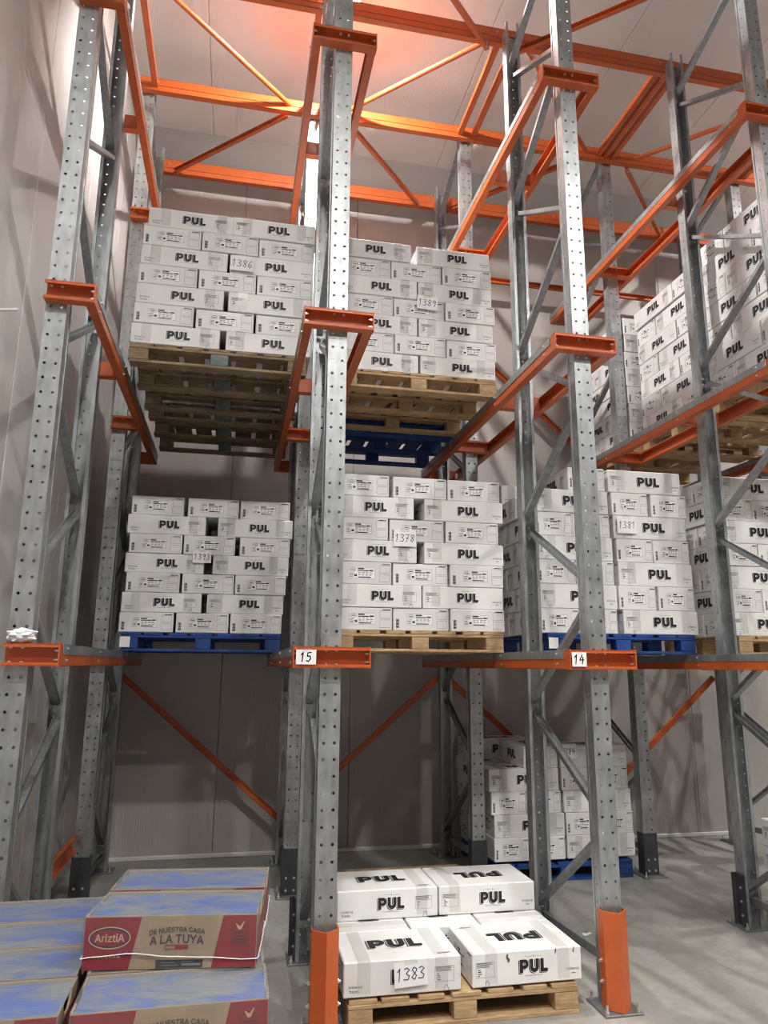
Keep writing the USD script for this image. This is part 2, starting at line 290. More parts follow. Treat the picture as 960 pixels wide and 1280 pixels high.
for k, (a, b) in enumerate([((rB, .20), (rA, .74)), ((rA, .83), (rB, 1.28)), ((rB, 1.36), (rA, 1.90)), ((rA, 2.0), (rB, 2.45)), ((rB, 2.53), (rA, 3.03)), ((rA, 3.12), (rB, 3.62)), ((rB, 3.70), (rA, 4.20)), ((rA, 4.29), (rB, 4.79)), ((rB, 4.87), (rA, 5.37)), ((rA, 5.46), (rB, 5.96)), ((rB, 6.04), (rA, 6.36))]):
    x = .012 if k % 2 else -.012
    part('brace', channel_bar((x, *a), (x, *b), .045, .026, up=(1, 0, 0) if k % 2 == 0 else (-1, 0, 0)), M_BRACE, K)
for y, s in ((0, 1), (ROWS[1], -1)):
    p = part('base_plate', cbx(-.098, .098, y - s * .072, y + s * .125, 0, .010, .002), M_PLATE, K)
    for sx in (-.078, .078):
        for dy in (-.05, .105): part('anchor_bolt', cat_([bolt((sx, y + s * dy, .010), (0, 0, 1), .011, .012), tube((sx, y + s * dy, .01), (sx, y + s * dy, .045), .006, 6)]), M_BOLT, p)
def vguard(h, nose=.062):
    pts = [(-.058, .045), (-.058, -.012), (0, -nose), (.058, -.012), (.058, .045)]
    ring = LineString(pts).buffer(.003, cap_style=2, join_style=2)
    return trimesh.creation.extrude_polygon(ring, h, engine='earcut')
def moved(m, *d): m = m.copy(); m.apply_translation(d); return m
def frame_kind(name):
    k = kind_of(name); stage.GetPrimAtPath(k).GetReferences().AddInternalReference(K); return k
K1 = frame_kind('frame_with_guard')
p = part('post_guard', moved(vguard(.425), 0, -.006, .012), M_GUARD, K1, label='orange folded post guard')
for q in (-1, 1):
    for z in (.122, .212): part('bolt', bolt((q * .061, .014, z), (q, 0, 0), .010, .009), M_BOLT, p)
p = part('foot_angle', moved(cat_([bx(-.004, 0, -.03, .06, 0, .30), bx(-.03, 0, .056, .060, 0, .30)]), -.056, ROWS[1] - .06, .012), M_DARKSTEEL, K1, label='dark grey angle at the foot')
for z in (.072, .152, .232): part('bolt', bolt((-.060, ROWS[1] - .05, z), (-1, 0, 0), .008, .006), M_BOLT, p)
K2 = frame_kind('frame_with_sleeve')
p = part('foot_sleeve', moved(trimesh.creation.extrude_polygon(LineString([(-.056, .09), (-.056, 0), (.056, 0), (.056, .09)]).buffer(.003, cap_style=2, join_style=2), .30, engine='earcut'), 0, -.006, .012), M_DARKSTEEL, K2, label='dark grey steel sleeve round the foot')
for sx in (-.028, .028):
    for z in (.042, .122): part('bolt', bolt((sx, -.009, z), (0, -1, 0), .009, .006), M_BOLT, p)
for ln in LINES:
    for half, y in (('front', 0), ('rear', ROWS[2])):
        if ln == 3 and half == 'front': continue
        extra = ' with orange foot guard' if half == 'front' and ln >= 0 else ''
        copy('upright_frame', K2 if half == 'rear' else (K1 if ln >= 0 else K), f'tall galvanised perforated upright frame{extra}, {half} half of the {LNAME[ln]} rack line', 'rack frame', (ln * W, y, 0))

# ------------------------------------------------------------------ brackets and rails
def make_bracket(name, x0, x1, front, plates):
    k = kind_of(name); y0, y1 = (-.053, 0) if front else (0, .053)
    f = -.053 if front else .053
    part('channel', cat_([cbx(x0, x1, -.004 if front else 0, 0 if front else .004, -HB, 0, .001), cbx(x0, x1, y0, y1, -.006, 0, .001), cbx(x0, x1, y0, y1, -HB, -HB + .006, .001), bx(x0, x1, min(f, f * .9), max(f, f * .9), -.016, 0), bx(x0, x1, min(f, f * .9), max(f, f * .9), -HB, -HB + .016)]), M_ORANGE, k)
    for x in plates: part('end_plate', cbx(x - .003, x + .003, y0 - (.002 if front else 0), y1 + (0 if front else .002), -HB - .002, .004, .001), M_ORANGE, k)
    if front:
        for sx in (-.025, .025):
            if x0 < sx < x1:
                for z in (-.016, -HB + .014): part('bolt', bolt((sx, -.018, z + (.002 if z > -.05 else 0)), (0, -1, 0), .009, .008), M_BOLT, k)
        for x in plates:
            for z in (-.03, -.07): part('bolt', bolt((x - (.004 if x > 0 else -.004), -.030, z), (-1 if x > 0 else 1, 0, 0), .008, .010), M_BOLT, k)
    return k
BR = {'full_front': make_bracket('bracket_full_front', -WB, WB, True, (-WB, WB)), 'half_front': make_bracket('bracket_half_front', -.05, WB, True, (WB,)),
      'full_in': make_bracket('bracket_full_inner', -.137, .137, True, ()), 'half_in': make_bracket('bracket_half_inner', -.05, .137, True, ()),
      'full_back': make_bracket('bracket_full_back', -.137, .137, False, ()), 'half_back': make_bracket('bracket_half_back', -.05, .137, False, ())}
RN = ('front', 'second', 'third', 'rear')
for ln in LINES:
    for lv in range(3):
        for r in range(4):
            if ln == 3 and r < 2: continue
            front = r in (0, 2)
            key = ('half_' if ln == -1 else 'full_') + (('front' if r == 0 else 'in') if front else 'back')
            copy('rail_bracket', BR[key], f'short orange channel bracket at the {VNAME[lv]} level, {RN[r]} post of the {LNAME[ln]} rack line', 'rack bracket', (ln * W, ROWS[r], Z[lv] - (.0 if r == 0 else .004)))
def make_rail(s):
    """An orange beam running back from the bracket's end, with a galvanised angle on the lane side."""
    k = kind_of('rail_right' if s > 0 else 'rail_left'); x1, x0 = s * WB, s * (WB - .045); a, b = -.001, ROWS[3] + .062
    lo, hi = min(x0, x1), max(x0, x1)
    part('beam', cat_([cbx(*sorted((x1, x1 - s * .004)), a, b, -HB, -.004, .001), cbx(lo, hi, a, b, -HB, -HB + .005, .001), cbx(lo, hi, a, b, -.009, -.004, .001), bx(*sorted((x0, x0 + s * .003)), a, b, -HB, -HB + .014)]), M_ORANGE, k)
    part('guide_angle', cat_([cbx(*sorted((x1 + s * .0005, x1 + s * .0035)), a + .02, b, -.046, .0, .001), cbx(*sorted((x1 + s * .0035, x1 - s * .042)), a + .02, b, -.0035, 0, .001)]), M_GALV, k)
    for y in (.10, ROWS[1] + .02, ROWS[2] - .02, ROWS[3]):
        for z in (-.02, -.072): part('bolt', bolt((x1 + s * (.0035 if z > -.04 else .0), y, z), (s, 0, 0), .007, .005), M_BOLT, k)
    return k
RAIL = {1: make_rail(1), -1: make_rail(-1)}
BAY = {-1: 'left', 0: 'middle', 1: 'right', 2: 'far right'}
for ln in LINES:
    for s in (-1, 1):
        if (ln == -1 and s < 0) or (ln == 3 and s > 0): continue
        bay = BAY[ln if s > 0 else ln - 1]
        for lv in range(3):
            copy('pallet_rail', RAIL[s], f'long orange pallet rail with galvanised strip, {VNAME[lv]} level, {"left" if s > 0 else "right"} side of the {bay} bay', 'pallet rail', (ln * W, 0, Z[lv]))

# ------------------------------------------------------------------ top beams, plan bracing, rear bracing
XL, XR = -1 * W - .06, 4.2 + 1.5
def top_beam(y, z0, z1, label):
    t = thing('top_beam', label, 'rack beam', (0, y, 0))
    part('beam', cat_([cbx(XL, XR, -.004, .0, z0, z1, .001), cbx(XL, XR, -.004, .045, z1 - .004, z1, .001), cbx(XL, XR, -.004, .045, z0, z0 + .004, .001), bx(XL, XR, .042, .045, z0, z0 + .018), bx(XL, XR, .042, .045, z1 - .018, z1), bx(XL, XR, -.009, -.004, z0 + .05, z0 + .075)]), M_ORANGE, t)
    for ln in LINES:
        for dx in (-.03, .03): part('bolt', bolt((ln * W + dx * 3, -.004, (z0 + z1) / 2 + .02), (0, -1, 0), .009, .008), M_BOLT, t)
top_beam(ROWS[0] - .047, 6.31, 6.43, 'orange beam tying the post tops together along the front of the rack')
top_beam(ROWS[1] + .006, 6.32, 6.45, 'orange beam tying the tops of the second posts together')
top_beam(ROWS[2] - .050, 6.295, 6.42, 'orange beam tying the tops of the third posts together')
top_beam(ROWS[3] + .060, 6.275, 6.42, 'orange beam tying the tops of the rear posts together along the back wall')
ZP = 6.335
for ln in LINES:
    for dx in ((-.07, .06) if ln != 2 else (-.10, -.03, .05)):
        if ln == -1 and dx < 0: continue
        w = {True: 'left', False: 'right'}[dx < 0] if dx != -.03 else 'middle'
        t = thing('plan_strut', f'orange strut running back between the top beams at the {LNAME[ln]} rack line, {w} one', 'rack strut', (ln * W + dx, 0, ZP + .02))
        part('strut', cat_([cbx(-.022, .022, ROWS[1] + .05, ROWS[2] - .02, -.03, -.026, .001), cbx(-.022, -.018, ROWS[1] + .05, ROWS[2] - .02, -.03, .02, .001), cbx(.018, .022, ROWS[1] + .05, ROWS[2] - .02, -.03, .02, .001)]), M_ORANGE, t)
        part('bolt', bolt((0, ROWS[2] - .04, -.03), (0, 0, -1), .008, .012), M_BOLT, t)
y1, y2, y3, yf = ROWS[1] + .03, ROWS[2] - .02, ROWS[3] + .06, ROWS[0] - .02
def diag(a, b, label, r=.021, flatbar=False):
    t = thing('plan_brace', label, 'rack brace')
    zz = ZP + (-.045 if flatbar else .035); a3, b3 = np.array((*a, zz)), np.array((*b, zz - .01))
    if flatbar: part('bar', channel_bar(a3, b3, .045, .03, up=(0, 0, 1)), M_ORANGE, t)
    else: part('tube', tube(a3, b3, r, 12), M_ORANGE, t, smooth=40)
    d = (b3 - a3) / np.linalg.norm(b3 - a3)
    for q, e in ((a3, d), (b3, -d)): part('bolt', tube(q + e * .03 - np.array([0, 0, .03]), q + e * .03 + np.array([0, 0, .03]), .006, 6), M_BOLT, t)
N_ = {0: 'second', 1: 'third', 2: 'fourth'}
diag((-1.27, y1), (-.12, y2 + .06), 'orange tube brace under the ceiling, left bay, between second and third posts')
diag((1.27, y1), (.16, y2 + .06), 'orange tube brace under the ceiling, middle bay, between second and third posts')
diag((1.55, y1), (2.67, y2 + .06), 'orange tube brace under the ceiling, right bay, between second and third posts')
diag((4.06, y1), (3.0, y2 + .06), 'orange tube brace under the ceiling, far right bay, between second and third posts')
diag((-1.25, y3), (-.22, y2), 'orange bar brace under the ceiling, left bay, near the back wall', flatbar=True)
diag((1.22, y3), (.34, y2), 'orange bar brace under the ceiling, middle bay, near the back wall', flatbar=True)
diag((1.56, y3), (2.50, y2), 'orange bar brace under the ceiling, right bay, near the back wall', flatbar=True)
diag((4.02, y3), (3.02, y2), 'orange bar brace under the ceiling, far right bay, near the back wall', flatbar=True)
diag((1.25, y1), (.22, yf), 'orange bar brace under the ceiling, middle bay, over the front posts', flatbar=True)
diag((1.50, y1), (2.58, yf), 'orange bar brace under the ceiling, right bay, over the front posts', flatbar=True)
# rear bracing in the plane of the rear posts
YB = ROWS[3] + .045
t = thing('tie_beam', 'thin horizontal orange tie along the rear posts below the top', 'rack beam')
part('beam', channel_bar((XL, YB, 5.50), (XR, YB, 5.50), .055, .03, up=(0, 0, 1)), M_ORANGE, t)
for ln in LINES: part('bolt', bolt((ln * W, YB - .004, 5.50), (0, -1, 0), .008, .006), M_BOLT, t)
for tier, (zt, zb) in (('lower', (1.49, .33)), ('upper', (5.0, 3.80))):
    for ln in (-1, 0, 1, 2):
        a, b = (ln * W + .03, zt), ((ln + 1) * W - .03, zb)
        if ln in (0, 2): a, b = ((ln + 1) * W - .03, zt), (ln * W + .03, zb)
        t = thing('rear_brace', f'slanting orange bar near the back wall, {tier} part of the {BAY[ln]} bay', 'rack brace')
        part('bar', channel_bar((a[0], YB + .002, a[1]), (b[0], YB + .002, b[1]), .05, .026, up=(0, -1, 0) if False else (0, 0, 1)), M_ORANGE, t)
        for q in (a, b): part('bolt', bolt((q[0], YB - .002, q[1]), (0, -1, 0), .008, .006), M_BOLT, t)
t = thing('floor_guide', 'short orange guide rail low along the left wall between the posts', 'guide rail')
part('rail', cat_([cbx(-1.462, -1.458, .99, 1.99, .35, .45, .001), cbx(-1.462, -1.43, .99, 1.99, .446, .45, .001), cbx(-1.462, -1.43, .99, 1.99, .35, .354, .001)]), M_ORANGE, t)
part('bolt', bolt((-1.458, 1.93, .40), (1, 0, 0), .008, .006), M_BOLT, t)

# ------------------------------------------------------------------ pallets
PW, PD, PH = 1.10, .92, .130
def make_pallet(name, mat, seed, mat2=None):
    k = kind_of(name); r = random.Random(seed)
    j = lambda a: r.uniform(-a, a)
    xs = np.linspace(.05, PW - .05, 7)
    for i, x in enumerate(xs):
        x = x + (.02 if i == 0 else -.02 if i == 6 else 0)
        w = (.135 if i in (0, 6, 3) else .128) + j(.008)
        part('deck_board', cbx(max(0, x - w / 2), min(PW, x + w / 2), j(.004) + .003, PD - .003 + j(.003), .111, PH - abs(j(.001)), .002), mat, k)
    for y in (.048, PD / 2, PD - .048):
        part('stringer', cbx(.0 + abs(j(.004)), PW - abs(j(.004)), y - .045, y + .045, .093, .1105, .002), mat, k)
        for x in (.06, PW / 2 + j(.01), PW - .06):
            part('block', cbx(x - .056 + j(.004), x + .056 + j(.004), y - .043, y + .043, .0185, .0925, .003), (mat2 or mat) if abs(x - PW / 2) < .1 else mat, k)
        part('bottom_board', cbx(abs(j(.006)), PW - abs(j(.006)), y - .046 + j(.003), y + .046 + j(.003), 0, .018, .002), mat, k)
    return k
M_GREYBLUE = wood('grey_blue_boards', (.12, .15, .15), (.26, .31, .31))
PAL = {'pine': make_pallet('pallet_pine', M_WOOD, 1), 'old': make_pallet('pallet_old', M_OLDWOOD, 2, M_GREYBLUE), 'blue': make_pallet('pallet_blue', M_BLUE, 3)}
def pallet(kind, x, y, z, label, rz=0.0):
    return copy('pallet', PAL[kind], label, 'pallet', (x, y, z), rz)

# ------------------------------------------------------------------ white cartons
def pul_shape():
    """Heavy rounded capitals P U L, height 1, centred."""
    P_ = unary_union([sbox(0, 0, .30, 1), sbox(0, .30, .48, 1), Point(.48, .65).buffer(.35, quad_segs=6)]).difference(unary_union([sbox(.30, .56, .46, .74), Point(.46, .65).buffer(.09, quad_segs=4)]))
    U_s = unary_union([sbox(.95, .40, 1.25, 1), sbox(1.50, .40, 1.80, 1), Point(1.375, .42).buffer(.425, quad_segs=7)]).difference(unary_union([sbox(1.25, .42, 1.50, 1.1), Point(1.375, .42).buffer(.125, quad_segs=5), sbox(.95, -.2, 1.8, -.005)]))
    L_ = unary_union([sbox(1.95, 0, 2.25, 1), sbox(1.95, 0, 2.62, .26)])
    s = unary_union([P_, U_s, L_]); return affinity.translate(s, -1.31, -.5)
PUL = pul_shape()
PULSH = affinity.translate(PUL, -.10, -.07).buffer(.02, quad_segs=2).difference(PUL.buffer(.035, quad_segs=2))
def scaled(s, k, x=0, y=0): return affinity.translate(affinity.scale(s, k, k, origin=(0, 0)), x, y)
def rect(x0, y0, x1, y1): return sbox(x0, y0, x1, y1)
def frame_(x0, y0, x1, y1, t=.0012): return sbox(x0, y0, x1, y1).difference(sbox(x0 + t, y0 + t, x1 - t, y1 - t))
TXT_MIN, TXT_FOOD = text_poly('minerva', .012), text_poly('foods', .012)
TXT_URL = text_poly('www.minervafoods.com', .0055).simplify(.0004)
def long_face(L, H, flip, r):
    """Prints of a long side, centred: (logo, logo shadow, fine print, pale print, white label)."""
    s = H / .138; k = .054 * s; cx = .018 if not flip else .03
    logo = scaled(PUL, k, cx, .004 * s); sh = scaled(PULSH, k, cx, .004 * s)
    fine = [affinity.translate(TXT_URL, cx, -.034 * s)]
    fine += [rect(cx - .045, .0425 * s, cx - .008, .0433 * s), rect(cx + .008, .0425 * s, cx + .045, .0433 * s), Point(cx, .043 * s).buffer(.0028, quad_segs=2)]
    d = 1 if not flip else -1
    lx = L * (.355 if not flip else -.385); a, b = lx - .045, lx + .045
    pale = [frame_(a, -.030 * s, b, .030 * s)]
    for i in range(4): pale.append(rect(a + .004, (.026 - i * .0052) * s, b - .004 - r.uniform(0, .02), (.0285 - i * .0052) * s))
    fine += [rect(a + .010, (-.024 + i * .008) * s, a + .010 + r.uniform(.008, .02), (-.0205 + i * .008) * s) for i in range(4)]
    if not flip:
        fine += [affinity.translate(TXT_MIN, -L * .40, -.026 * s), affinity.translate(TXT_FOOD, -L * .40 - .006, -.043 * s)]
    else:
        fine += [affinity.translate(TXT_MIN, L * .415, -.020 * s).intersection(sbox(L * .415 - .03, -1, L * .5 - .004, 1)), rect(L * .40, -.040 * s, L * .40 + .02, -.037 * s)]
    pen = [LineString([(lx - .004 * d, -H / 2 + .004), (lx + .002, -H / 2 + .022), (lx + .012, -H / 2 + .026), (lx + .02, -H / 2 + .004)]).buffer(.0011, quad_segs=1)] if r.random() < .7 else []
    return logo, sh, unary_union(fine), unary_union(pale), unary_union(pen) if pen else None
def end_face(L, H, r):
    s = H / .138; w = L; lab = rect(-w * .26, -.034 * s, w * .20, .034 * s)
    el = affinity.scale(Point(-w * .185, .019 * s).buffer(1, quad_segs=4), .021, .0115, origin=(-w * .185, .019 * s)); ei = affinity.scale(el, .88, .80)
    fine = [el.difference(ei), rect(-w * .215, .0165 * s, -w * .155, .0215 * s), rect(-w * .10, .022 * s, w * .01, .0305 * s), rect(-w * .10, .0115 * s, w * .09, .0175 * s), rect(w * .10, .012 * s, w * .175, .0205 * s), rect(-w * .09, -.0285 * s, w * .13, -.0225 * s), rect(-w * .16, -.021 * s, -w * .115, -.008 * s)]
    pale = [frame_(-w * .26, -.034 * s, w * .20, .034 * s, .0012)] + [rect(-w * .245, (-.026 + i * .0075) * s, -w * .165 - r.uniform(0, .01), (-.0225 + i * .0075) * s) for i in range(4)] + [rect(-w * .09 + k * w * .065, (-.0145 + i * .0085) * s, -w * .09 + k * w * .065 + w * r.uniform(.03, .055), (-.0112 + i * .0085) * s) for i in range(3) for k in range(4)]
    pale += [frame_(w * .28, -.052 * s, w * .47, -.004 * s, .0014), frame_(w * .28, .004 * s, w * .47, .05 * s, .0014)]
    fine += [rect(w * .33, .0535 * s, w * .47, .0585 * s)]
    for i in range(3):
        y0 = (-.052 + i * .019) * s; fine += [frame_(-w * .45, y0, -w * .40, y0 + .0165 * s, .0028), rect(-w * .445, y0 + .005 * s, -w * .405, y0 + .010 * s), rect(-w * .43, y0, -w * .42, y0 + .0165 * s)]
    return lab, unary_union(fine), unary_union(pale)
def make_carton(name, L, D, H, seed, tape):
    """Origin at the centre of the underside; the long sides face -y and +y."""
    k = kind_of(name); r = random.Random(seed)
    n = 7; g = np.linspace(-1, 1, n)
    body = cbx(-L / 2, L / 2, -D / 2, D / 2, 0, H, .0045)
    lid = cbx(-L / 2 + .006, L / 2 - .006, -D / 2 + .006, D / 2 - .006, H - .001, H + .0008, .0006)
    part('body', body, M_CARTON, k); part('lid_flap', lid, M_CARTON, k)
    logo, sh, fine, pale, pen = long_face(L, H, False, r); logo2, sh2, fine2, pale2, pen2 = long_face(L, H, True, r)
    A = ((0, -D / 2, H / 2), (1, 0, 0), (0, 0, 1), (0, -1, 0)); B = ((0, D / 2, H / 2), (-1, 0, 0), (0, 0, 1), (0, 1, 0))
    T = ((0, .01, H + .0008), (1, 0, 0), (0, 1, 0), (0, 0, 1))
    tl = scaled(PUL, .098, .0, .0)
    for q, a, b in ((A, logo, sh), (B, logo2, sh2), (T, tl, scaled(PULSH, .098))):
        part('logo', flat(a, *q, .0010), M_INK, k); part('logo_shadow', flat(b, *q, .0009), M_SHADOWINK, k)
    E1 = ((-L / 2, 0, H / 2), (0, -1, 0), (0, 0, 1), (-1, 0, 0)); E2 = ((L / 2, 0, H / 2), (0, 1, 0), (0, 0, 1), (1, 0, 0))
    for q in (E1, E2):
        lab, f_, p_ = end_face(D, H, r)
        part('shipping_label', flat(lab, *q, .0008), M_LABEL, k); part('fine_print', flat(f_, *q, .0012), M_PRINT, k); part('pale_print', flat(p_, *q, .0011), M_PALEPRINT, k)
    for q, f_, p_, n_ in ((A, fine, pale, pen), (B, fine2, pale2, pen2)):
        part('fine_print', flat(f_, *q, .0010), M_PRINT, k); part('pale_print', flat(p_, *q, .0010), M_PALEPRINT, k)
        if n_ is not None: part('pen_mark', flat(n_, *q, .0016), M_BLUEPEN, k)
    part('fine_print', flat(unary_union([rect(-.05, -.062, -.012, -.060), rect(.012, -.062, .05, -.060), rect(.17, -D / 2 + .03, .235, -D / 2 + .034), rect(.17, -D / 2 + .022, .225, -D / 2 + .026)]), *T, .0010), M_PRINT, k)
    for f in tape:
        x0 = L * f - .03; x1 = x0 + .06; o = .0014
        part('packing_tape', cat_([bx(x0, x1, -D / 2 - o - .0002, D / 2 + o + .0002, H + .0008 + o, H + .001 + o), bx(x0, x1, -D / 2 - o - .0002, -D / 2 - o, H * .10, H + .001 + o), bx(x0, x1, D / 2 + o, D / 2 + o + .0002, H * .10, H + .001 + o)]), M_TAPE, k)
    return k
FLAT = (.545, .365, .1365); TALL = (.570, .280, .1645)
CK = {'flat': [make_carton(f'carton_flat_{"abc"[i]}', *FLAT, 10 + i, tp) for i, tp in enumerate([(-.33, .33), (-.30, .36), (.34,)])],
      'tall': [make_carton(f'carton_tall_{"abc"[i]}', *TALL, 20 + i, tp) for i, tp in enumerate([(-.33, .33), (.36,), (-.36, .30)])]}
STAINED = kind_of('carton_flat_stained'); stage.GetPrimAtPath(STAINED).GetReferences().AddInternalReference(CK['flat'][0])
_r = random.Random(4)
_st = [affinity.scale(Point(x + _r.uniform(-.003, .003), z + _r.uniform(-.008, .008)).buffer(1, quad_segs=3), _r.uniform(.001, .004), _r.uniform(.002, .009)) for x, z, n_ in ((-.10, .048, 9), (-.095, .032, 7), (.14, .052, 4), (.235, .055, 4)) for _ in range(n_)]
part('stain', flat(unary_union(_st), (0, FLAT[1] / 2, FLAT[2] / 2), (-1, 0, 0), (0, 0, 1), (0, 1, 0), .0019), M_STAIN, STAINED, label='brown scuff stains')
ORD = ('bottom', 'second', 'third', 'fourth', 'fifth', 'sixth', 'seventh')
def carton(size, cx, cy, z, face, label, group=None, hs=1.0, jit=.35, rz=None):
    """face: 'long' shows the lettering to the front, 'end' the shipping label."""
    L, D, H = FLAT if size == 'flat' else TALL
    r0 = (0 if RND.random() < .5 else 180) if rz is None else rz
    if face == 'end': r0 = 90 if RND.random() < .6 else 270
    copy('carton', RND.choice(CK[size]), label, 'carton', (cx, cy, z), r0 + RND.uniform(-jit, jit), group, scale=(1, 1, hs) if hs != 1 else None)
def flat_stack(x0y, z0, h, rows, place, rear=True, shifts=None):
    """Flat cartons five to a layer: two long sides before three ends, or three ends before two long sides."""
    L, D, H = FLAT; hs = (h - .0015) / H; y = x0y
    for i, row in enumerate(rows):
        z = z0 + i * h; nl = ORD[i]; ends = len(row) == 3
        for j, (a, b) in enumerate(row):
            c = (a + b) / 2; dep = L if ends else D
            pos = ('left', 'middle', 'right')[j] if ends else ('left', 'right')[j]
            what = 'flat white carton, label end out' if ends else 'flat white carton with big lettering'
            yy = y + dep / 2 + RND.uniform(.0, .012)
            carton('flat', c, yy, z, 'end' if ends else 'long', f'{what}, front {pos}, {nl} layer, {place}', hs=hs, rz=None if ends else (0 if j == 0 else 180))
        if not rear: continue
        lo, hi = row[0][0], row[-1][1]
        if hi < 0: hi = min(hi, -.075)
        if ends:
            for s, c in (('left', lo + .272), ('right', max(hi - .275, lo + .272 + .562))): carton('flat', c, y + L + .02 + D / 2, z, 'long', f'flat white carton turned sideways, rear {s}, {nl} layer, {place}', hs=hs)
        else:
            for s, c in (('left', lo + .19), ('right', hi - .19)): carton('flat', c, y + D + .022 + L / 2, z, 'end', f'flat white carton set endways, rear {s}, {nl} layer, {place}', hs=hs)
S_L2L = [[(-1.19, -.647), (-.607, -.062)], [(-1.187, -.814), (-.807, -.432), (-.421, -.062)], [(-1.179, -.634), (-.607, -.062)], [(-1.182, -.806), (-.804, -.430), (-.428, -.060)], [(-1.169, -.629), (-.607, -.064)], [(-1.165, -.80), (-.795, -.43), (-.427, -.061)], [(-1.14, -.6), (-.588, -.067)]]
S_L2C = [[(.150, .691), (.708, 1.251)], [(.160, .517), (.521, .891), (.896, 1.268)], [(.140, .686), (.696, 1.241)], [(.148, .51), (.516, .886), (.89, 1.258)], [(.139, .684), (.693, 1.238)], [(.126, .494), (.499, .864), (.874, 1.236)], [(.100, .633), (.69, 1.224)]]
S_L1L = [[(-1.263, -.884), (-.877, -.509), (-.499, -.132)], [(-1.255, -.705), (-.665, -.126)], [(-1.237, -.86), (-.853, -.484), (-.477, -.114)], [(-1.251, -.704), (-.636, -.105)], [(-1.236, -.86), (-.853, -.489), (-.452, -.095)], [(-1.251, -.71), (-.608, -.086)], [(-1.242, -.867), (-.84, -.475), (-.461, -.105)]]
S_L1C = [[(.150, .509), (.519, .889), (.895, 1.260)], [(.163, .697), (.715, 1.258)], [(.144, .504), (.516, .882), (.898, 1.258)], [(.131, .668), (.729, 1.262)], [(.118, .48), (.493, .861), (.87, 1.238)], [(.112, .65), (.731, 1.267)], [(.118, .492), (.507, .881), (.887, 1.253)]]
pallet('old', -1.19, .87, Z[1], 'worn brown wooden pallet, front one on the middle level of the left bay')
flat_stack(.88, Z[1] + PH, .1372, S_L2L, 'middle level, left bay')
pallet('old', -1.19, 1.93, Z[1], 'worn brown wooden pallet, rear one on the middle level of the left bay')
flat_stack(1.94, Z[1] + PH, .1372, S_L2L, 'rear pallet, middle left bay', rear=False)
pallet('pine', .15, .975, Z[1], 'brown wooden pallet on the middle level of the middle bay')
flat_stack(.985, Z[1] + PH, .140, S_L2C, 'middle level, middle bay')
pallet('blue', .15, 1.95, Z[1], 'blue wooden pallet behind the brown one, middle level, middle bay')
flat_stack(1.96, Z[1] + PH, .140, S_L2C, 'rear pallet, middle centre bay', rear=False)
pallet('blue', -1.235, 1.79, Z[0], 'blue wooden pallet on the lower level of the left bay')
flat_stack(1.80, Z[0] + PH, .140, S_L1L, 'blue pallet, lower level, left bay')
pallet('pine', .150, .96, Z[0], 'light wooden pallet on the lower level of the middle bay')
flat_stack(.97, Z[0] + PH, .144, S_L1C, 'lower level, middle bay')

def tall_stack(y, z0, h, rows, place, rear='lr', halves='lr', first_left_ends=True):
    """Tall cartons, interlocked: per layer one half has two ends before a long side, the other the reverse."""
    L, D, H = TALL; hs = (h - .0015) / H
    for i, row in enumerate(rows):
        z = z0 + i * h; nl = ORD[i] if i < 7 else 'eighth'; le = (i % 2 == 0) == first_left_ends
        halves_ = [('left', row[:2] if le else row[:1], le), ('right', row[2:] if le else row[1:], not le)]
        if len(row) == 2 and i == len(rows) - 1 and le: halves_ = [('left', row[:1], True), ('right', row[1:], False)]
        for side, cells, ends in halves_:
            if side[0] not in halves: continue
            for j, (a, b) in enumerate(cells):
                c = (a + b) / 2; dep = L if ends else D
                which = (('outer ' if (j == 0) == (side == 'left') else 'inner ') + side) if ends and len(cells) > 1 else side + ' half'
                what = 'tall white carton, label end out' if ends else 'tall white carton, lettering out'
                carton('tall', c, y + dep / 2 + RND.uniform(0, .010), z, 'end' if ends else 'long', f'{what}, {which}, {nl} layer, {place}', hs=hs, rz=None if ends else 180)
            if side[0] in rear and not (len(row) == 2 and side == 'left' and i == len(rows) - 1):
                lo, hi = cells[0][0], cells[-1][1]
                if ends: carton('tall', (lo + .285) if side == 'left' else (hi - .285), y + L + .018 + D / 2, z, 'long', f'tall white carton lying crossways, rear {side}, {nl} layer, {place}', hs=hs)
                else: carton('tall', (lo + .14) if side == 'left' else (hi - .14), y + D + .018 + L / 2, z, 'end', f'tall white carton set endways, rear {side}, {nl} layer, {place}', hs=hs)
S_L1R = [[(1.538, 1.817), (1.822, 2.1), (2.137, 2.722)], [(1.533, 2.111), (2.118, 2.411), (2.418, 2.708)], [(1.531, 1.806), (1.815, 2.095), (2.129, 2.704)], [(1.526, 2.091), (2.123, 2.406), (2.409, 2.695)], [(1.521, 1.799), (1.807, 2.084), (2.1, 2.69)], [(1.501, 2.081), (2.099, 2.4), (2.407, 2.701)], [(1.777, 2.068), (2.079, 2.67)]]
S_FR = [[(1.528, 1.807), (1.812, 2.104), (2.116, 2.685)], [(1.533, 2.099), (2.116, 2.395), (2.400, 2.681)], [(1.507, 1.794), (1.798, 2.081), (2.098, 2.673)], [(1.5, 2.058), (2.087, 2.369), (2.372, 2.660)], [(1.793, 2.053), (2.097, 2.646)]]
pallet('blue', 1.575, 1.01, Z[0] + .004, 'blue wooden pallet on the lower level of the right bay')
tall_stack(1.02, Z[0] + PH + .004, .166, S_L1R, 'blue pallet, lower right bay')
carton('tall', 1.80, 1.02 + .745, Z[0] + PH + .004 + 6 * .166, 'long', 'tall white carton lying crossways, rear left on top of blue pallet load, lower right bay')
pallet('blue', 1.55, 1.99, 0, 'blue wooden pallet standing on the floor at the back of the right bay')
tall_stack(2.0, PH + .018, .166, [[(a, b) for a, b in r] for r in S_FR], 'floor pallet, right bay', rear='l')
